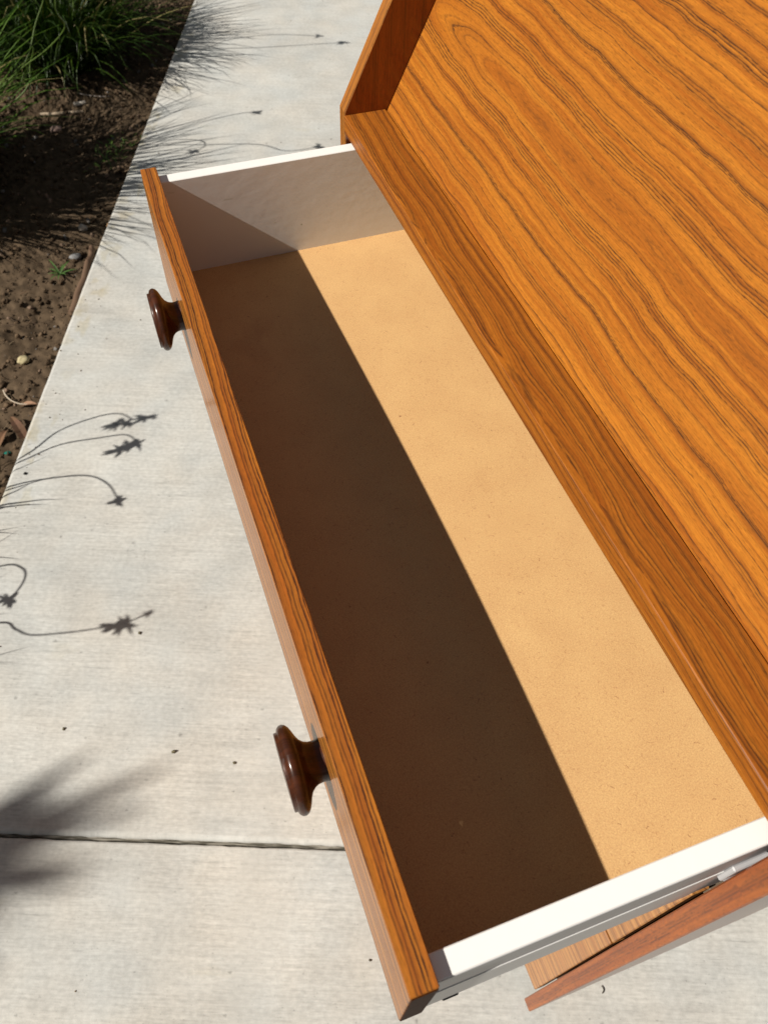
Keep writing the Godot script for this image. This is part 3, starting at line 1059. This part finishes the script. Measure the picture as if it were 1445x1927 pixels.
func plants() -> void:
	var c1 := grass("grass_clump", "big dark green grass clump at the far end of the bed", Vector3(-0.10, -0.04, -3.46), 1500, 0.50, 0.19, 0.0078, Vector2(-0.12, 0.1), 0.42)
	stalk(c1, [Vector3(-0.020, -0.030, -3.300), Vector3(-0.040, 0.350, -3.226), Vector3(0.039, 0.450, -3.294), Vector3(0.116, 0.550, -3.275), Vector3(0.158, 0.650, -3.206)], [Vector3(0.158, 0.650, -3.206)])
	stalk(c1, [Vector3(0.000, -0.030, -3.300), Vector3(0.036, 0.300, -3.268), Vector3(0.173, 0.407, -3.204), Vector3(0.214, 0.513, -3.167), Vector3(0.267, 0.620, -3.130)], [Vector3(0.267, 0.620, -3.130)])
	var c2 := grass("grass_clump", "strappy grass clump reaching in from the bed beside the drawer's far end", Vector3(-0.66, -0.04, -2.60), 1000, 0.66, 0.15, 0.009, Vector2(0.0, 0.0), 0.9, 66.0)
	stalk(c2, [Vector3(-0.500, -0.030, -2.620), Vector3(-0.360, 0.150, -2.621), Vector3(-0.198, 0.250, -2.619), Vector3(-0.160, 0.312, -2.647), Vector3(-0.139, 0.375, -2.613), Vector3(-0.199, 0.438, -2.569), Vector3(-0.315, 0.500, -2.537)], [Vector3(-0.315, 0.500, -2.537)], 1.1)
	stalk(c2, [Vector3(-0.500, -0.030, -2.640), Vector3(-0.300, 0.200, -2.675), Vector3(-0.174, 0.300, -2.689), Vector3(-0.115, 0.383, -2.725), Vector3(-0.064, 0.467, -2.736), Vector3(-0.106, 0.550, -2.715)], [Vector3(-0.106, 0.550, -2.715)])
	stalk(c2, [Vector3(-0.500, -0.030, -2.630), Vector3(-0.320, 0.200, -2.645), Vector3(-0.204, 0.300, -2.628), Vector3(-0.102, 0.375, -2.574), Vector3(-0.035, 0.450, -2.519), Vector3(-0.046, 0.525, -2.447), Vector3(-0.023, 0.600, -2.434)], [Vector3(-0.023, 0.600, -2.434)])
	var c3 := grass("grass_clump", "grass clump outside the left edge whose seed heads shade the path", Vector3(-0.860, -0.040, -1.270), 230, 0.33, 0.09, 0.009)
	stalk(c3, [Vector3(-0.820, -0.030, -1.280), Vector3(-0.700, 0.120, -1.339), Vector3(-0.648, 0.220, -1.383), Vector3(-0.643, 0.290, -1.431), Vector3(-0.633, 0.360, -1.443), Vector3(-0.656, 0.430, -1.431), Vector3(-0.709, 0.500, -1.394)], [Vector3(-0.730, 0.500, -1.388), Vector3(-0.685, 0.500, -1.390), Vector3(-0.752, 0.495, -1.391)])
	stalk(c3, [Vector3(-0.709, 0.500, -1.394), Vector3(-0.680, 0.502, -1.393), Vector3(-0.655, 0.500, -1.389)], [Vector3(-0.660, 0.500, -1.389)], 0.6)
	stalk(c3, [Vector3(-0.810, -0.030, -1.270), Vector3(-0.700, 0.100, -1.338), Vector3(-0.638, 0.200, -1.369), Vector3(-0.619, 0.265, -1.388), Vector3(-0.608, 0.330, -1.376), Vector3(-0.614, 0.395, -1.360), Vector3(-0.668, 0.460, -1.329)], [Vector3(-0.680, 0.450, -1.317), Vector3(-0.700, 0.450, -1.309), Vector3(-0.660, 0.450, -1.315)], 1.1)
	stalk(c3, [Vector3(-0.830, -0.030, -1.250), Vector3(-0.720, 0.100, -1.288), Vector3(-0.662, 0.200, -1.302), Vector3(-0.619, 0.255, -1.289), Vector3(-0.613, 0.310, -1.265), Vector3(-0.639, 0.365, -1.220), Vector3(-0.690, 0.420, -1.165)], [Vector3(-0.684, 0.410, -1.162)], 1.0)
	var c4 := grass("grass_clump", "grass clump outside the left edge nearer the joint", Vector3(-1.000, -0.040, -0.980), 170, 0.40, 0.09, 0.010)
	stalk(c4, [Vector3(-0.950, -0.030, -0.980), Vector3(-0.800, 0.150, -0.961), Vector3(-0.770, 0.250, -0.941), Vector3(-0.813, 0.312, -0.910), Vector3(-0.856, 0.375, -0.880), Vector3(-0.857, 0.438, -0.856), Vector3(-0.867, 0.500, -0.840)], [Vector3(-0.840, 0.500, -0.835), Vector3(-0.818, 0.500, -0.830)], 1.15)
	stalk(c4, [Vector3(-0.867, 0.500, -0.840), Vector3(-0.825, 0.505, -0.835), Vector3(-0.794, 0.520, -0.840)], [Vector3(-0.794, 0.520, -0.840)], 0.6)
	stalk(c4, [Vector3(-0.970, -0.030, -1.020), Vector3(-0.860, 0.200, -1.075), Vector3(-0.817, 0.300, -1.077), Vector3(-0.792, 0.315, -1.058), Vector3(-0.803, 0.330, -1.030), Vector3(-0.843, 0.345, -0.995), Vector3(-0.894, 0.360, -0.978)], [Vector3(-0.875, 0.355, -0.982)], 1.0)
	grass("grass_clump", "sparse clump of lighter strap blades cut off by the left edge", Vector3(-0.43, -0.04, -2.86), 75, 0.30, 0.06, 0.010, Vector2(0.25, 0.1), 1.25, 52.0)
	# a tall strap-leaved plant out of the picture; only its soft shadow reaches the path
	var tall := thing("strap_leaved_tree", "tall strap-leaved plant out of view, its soft leaf shadows on the path beside the joint", "plant", Vector3(-4.96, -0.1, -0.19))
	var st := SurfaceTool.new()
	st.begin(Mesh.PRIMITIVE_TRIANGLES)
	tube(st, smooth_path([Vector3(0, 0, 0), Vector3(0.03, 1.8, 0.02), Vector3(0, 3.66, 0)], 6), 0.13, 0.08, 10, Color(0.14, 0.11, 0.08))
	st.set_material(M.tinted)
	put("trunk", st.commit(), tall)
	# each leaf is set by the turn, length and slope at which it leaves the crown
	for q in [[-0.27, 0.50, 0.12], [-0.20, 0.36, 0.3], [-0.09, 0.62, 0.12], [0.02, 0.50, 0.25], [0.15, 0.47, 0.1], [0.27, 0.42, 0.2], [0.38, 0.34, 0.1], [0.8, 0.3, 0.3], [-1.55, 0.3, 0.2], [-2.1, 0.6, 0.4], [-2.7, 0.6, 0.2], [2.9, 0.6, 0.3], [2.2, 0.6, 0.2], [1.6, 0.4, 0.4], [1.1, 0.3, 0.3]]:
		st = SurfaceTool.new()
		st.begin(Mesh.PRIMITIVE_TRIANGLES)
		blade(st, Vector3(0, 3.7, 0), q[0], q[1], q[2], q[2] - 0.5, 0.050, Color(0.05, 0.09, 0.02), 8)
		st.set_material(M.leaf)
		put("leaf", st.commit(), tall)


# ---------------------------------------------------------------- small things

func bit(called: String, label: String, category: String, mesh: Mesh, at: Vector3, turn := 0.0, group := "") -> void:
	var o := put(called, mesh, null, at)
	o.rotation.y = turn
	tag(o, label, category, group)


func soil_at(x: float, z: float, lift := 0.0) -> Vector3:
	var q := (Vector3(x, 0, z) - PATH_AT).rotated(Vector3.UP, -deg_to_rad(PATH_TURN))
	return Vector3(x, soil_height(q.x, q.z) + lift, z)


func stick(length: float, r0: float, r1: float, bend: float, col: Color, sides := 7) -> ArrayMesh:
	var st := SurfaceTool.new()
	st.begin(Mesh.PRIMITIVE_TRIANGLES)
	var pts := []
	for i in 9:
		var t := i / 8.0 - 0.5
		pts.append(Vector3(t * length, rng.randf_range(-0.15, 0.15) * r0, bend * (0.25 - t * t) * 4.0 + rng.randf_range(-0.25, 0.25) * r0))
	tube(st, pts, r0, r1, sides, col)
	# close both ends
	for e in [[0, r0, -1.0], [8, r1, 1.0]]:
		tube(st, [pts[e[0]], pts[e[0]] + Vector3(e[2] * 0.001, 0, 0)], e[1], 0.0, sides, col * 0.8)
	st.set_material(M.tinted)
	return st.commit()


func dry_leaf(length: float, wide: float, col: Color) -> ArrayMesh:
	var st := SurfaceTool.new()
	st.begin(Mesh.PRIMITIVE_TRIANGLES)
	blade(st, Vector3(-length / 2, 0.002, 0), 0.0, length, 0.5, -0.6, wide, col, 6)
	st.set_material(M.tinted)
	return st.commit()


func litter() -> void:
	bit("stone", "pale yellow stone alone on the bare soil left of the upper knob", "stone", pebble(Vector3(0.016, 0.011, 0.012), 401, Color(0.46, 0.40, 0.24)), soil_at(-0.368, -1.758, 0.006), 0.4)
	bit("stone", "small orange-tan pebble by the path edge near the drawer's far corner", "stone", pebble(Vector3(0.013, 0.009, 0.011), 402, Color(0.42, 0.25, 0.13)), soil_at(-0.062, -2.293, 0.006))
	bit("stone", "pinkish stone chip in the bed below the big grass clump", "stone", pebble(Vector3(0.02, 0.012, 0.015), 403, Color(0.34, 0.24, 0.2)), soil_at(-0.157, -2.90, 0.006))
	bit("stone", "grey stone beside the dark stick", "stone", pebble(Vector3(0.018, 0.009, 0.013), 404, Color(0.2, 0.2, 0.2)), soil_at(-0.185, -2.17, 0.004))
	bit("stone", "pale chip of stone in the soil above the dark stick", "stone", pebble(Vector3(0.013, 0.012, 0.010), 405, Color(0.42, 0.38, 0.33)), soil_at(-0.145, -2.30, 0.005))
	bit("stick", "dark weathered stick lying along the path edge", "stick", stick(0.30, 0.013, 0.008, 0.006, Color(0.13, 0.085, 0.055)), soil_at(-0.178, -2.045, 0.009), 1.25)
	bit("stick", "pale broken twig below the big grass clump", "stick", stick(0.15, 0.006, 0.005, 0.003, Color(0.36, 0.29, 0.21)), soil_at(-0.125, -3.03, 0.008), -0.15)
	bit("chip", "short white chip at the end of the pale broken twig", "wood chip", stick(0.04, 0.007, 0.006, 0.0, Color(0.5, 0.46, 0.40)), soil_at(-0.055, -3.05, 0.007), 0.1)
	bit("dry_twig", "curved pale dry stem on soil at left edge", "twig", stick(0.11, 0.0022, 0.0014, 0.022, Color(0.42, 0.36, 0.28), 5), soil_at(-0.385, -1.62, 0.006), -0.75)
	bit("dry_twig", "thin grey twig crossing soil under grass clump", "twig", stick(0.12, 0.003, 0.002, 0.01, Color(0.26, 0.23, 0.2), 5), soil_at(0.0, -3.1, 0.006), -0.5)
	bit("dry_leaf", "curled brown leaf at the path edge, the larger of two", "leaf", dry_leaf(0.075, 0.028, Color(0.12, 0.07, 0.045)), soil_at(-0.402, -1.515, 0.003), 1.9)
	bit("dry_leaf", "small tan leaf scrap between the curved stem and the path edge", "leaf", dry_leaf(0.05, 0.016, Color(0.28, 0.17, 0.11)), soil_at(-0.365, -1.585, 0.003), -0.5)
	bit("dry_leaf", "curled dark leaf scrap beside the larger brown leaf", "leaf", dry_leaf(0.05, 0.024, Color(0.17, 0.10, 0.06)), soil_at(-0.44, -1.50, 0.003), 0.9)
	bit("plastic_scrap", "tiny teal plastic scrap in the soil at the left edge", "litter", pebble(Vector3(0.008, 0.003, 0.005), 411, Color(0.015, 0.13, 0.10), 0.1), soil_at(-0.434, -1.445, 0.005))
	# a seedling weed
	var st := SurfaceTool.new()
	st.begin(Mesh.PRIMITIVE_TRIANGLES)
	for k in 9:
		blade(st, Vector3.ZERO, TAU * k / 9.0 + rng.randf() * 0.4, rng.randf_range(0.03, 0.06), rng.randf_range(0.2, 0.7), -0.3, 0.007, Color(0.06, 0.12, 0.03), 5)
	st.set_material(M.leaf)
	bit("weed", "tiny green weed seedling beside the dark stick", "weed", st.commit(), soil_at(-0.235, -2.09, 0.0))
	for q in [[-0.02, -2.66, "small green sprouts at the path edge by the deep grass shadow"], [0.045, -2.74, "upper tuft of small green sprouts at the path edge"]]:
		st = SurfaceTool.new()
		st.begin(Mesh.PRIMITIVE_TRIANGLES)
		for k in 60:
			blade(st, Vector3(rng.randfn(0, 0.03), 0, rng.randfn(0, 0.03)), rng.randf() * TAU, rng.randf_range(0.012, 0.035), rng.randf_range(0.2, 1.2), -0.2, 0.005, Color(0.07, 0.12, 0.025), 4)
		st.set_material(M.leaf)
		bit("sprouts", q[2], "weed", st.commit(), soil_at(q[0], q[1], 0.0))
	# crumbs on the concrete
	var crumbs := [[-0.199, -0.578, 0.0055, "olive crumb on the path left of the near knob"], [-0.385, -0.69, 0.004, "small crumb on the path among the soft leaf shadows"], [-0.098, -0.52, 0.004, "crumb on the path just below left of the near knob"], [-0.395, -1.345, 0.005, "black crumb on the path near the bed, by the curved stalk shadow"], [-0.216, -0.845, 0.0045, "crumb on the path below the lowest seed-head shadow"]]
	var k := 0
	for c in crumbs:
		bit("crumb", c[3], "crumb", pebble(Vector3(c[2], c[2] * 0.6, c[2] * 0.8) * 0.72, 420 + k, Color(0.13, 0.115, 0.075) if k != 3 else Color(0.02, 0.02, 0.02), 0.5), Vector3(c[0], c[2] * 0.4, c[1]), k * 1.1, "crumbs on the path")
		k += 1
	bit("curled_twig", "dark curled scrap on the path beside the desk's near side", "twig", stick(0.010, 0.0009, 0.0006, 0.003, Color(0.05, 0.04, 0.03), 5), Vector3(0.371, -0.003, 0.033), 1.2)
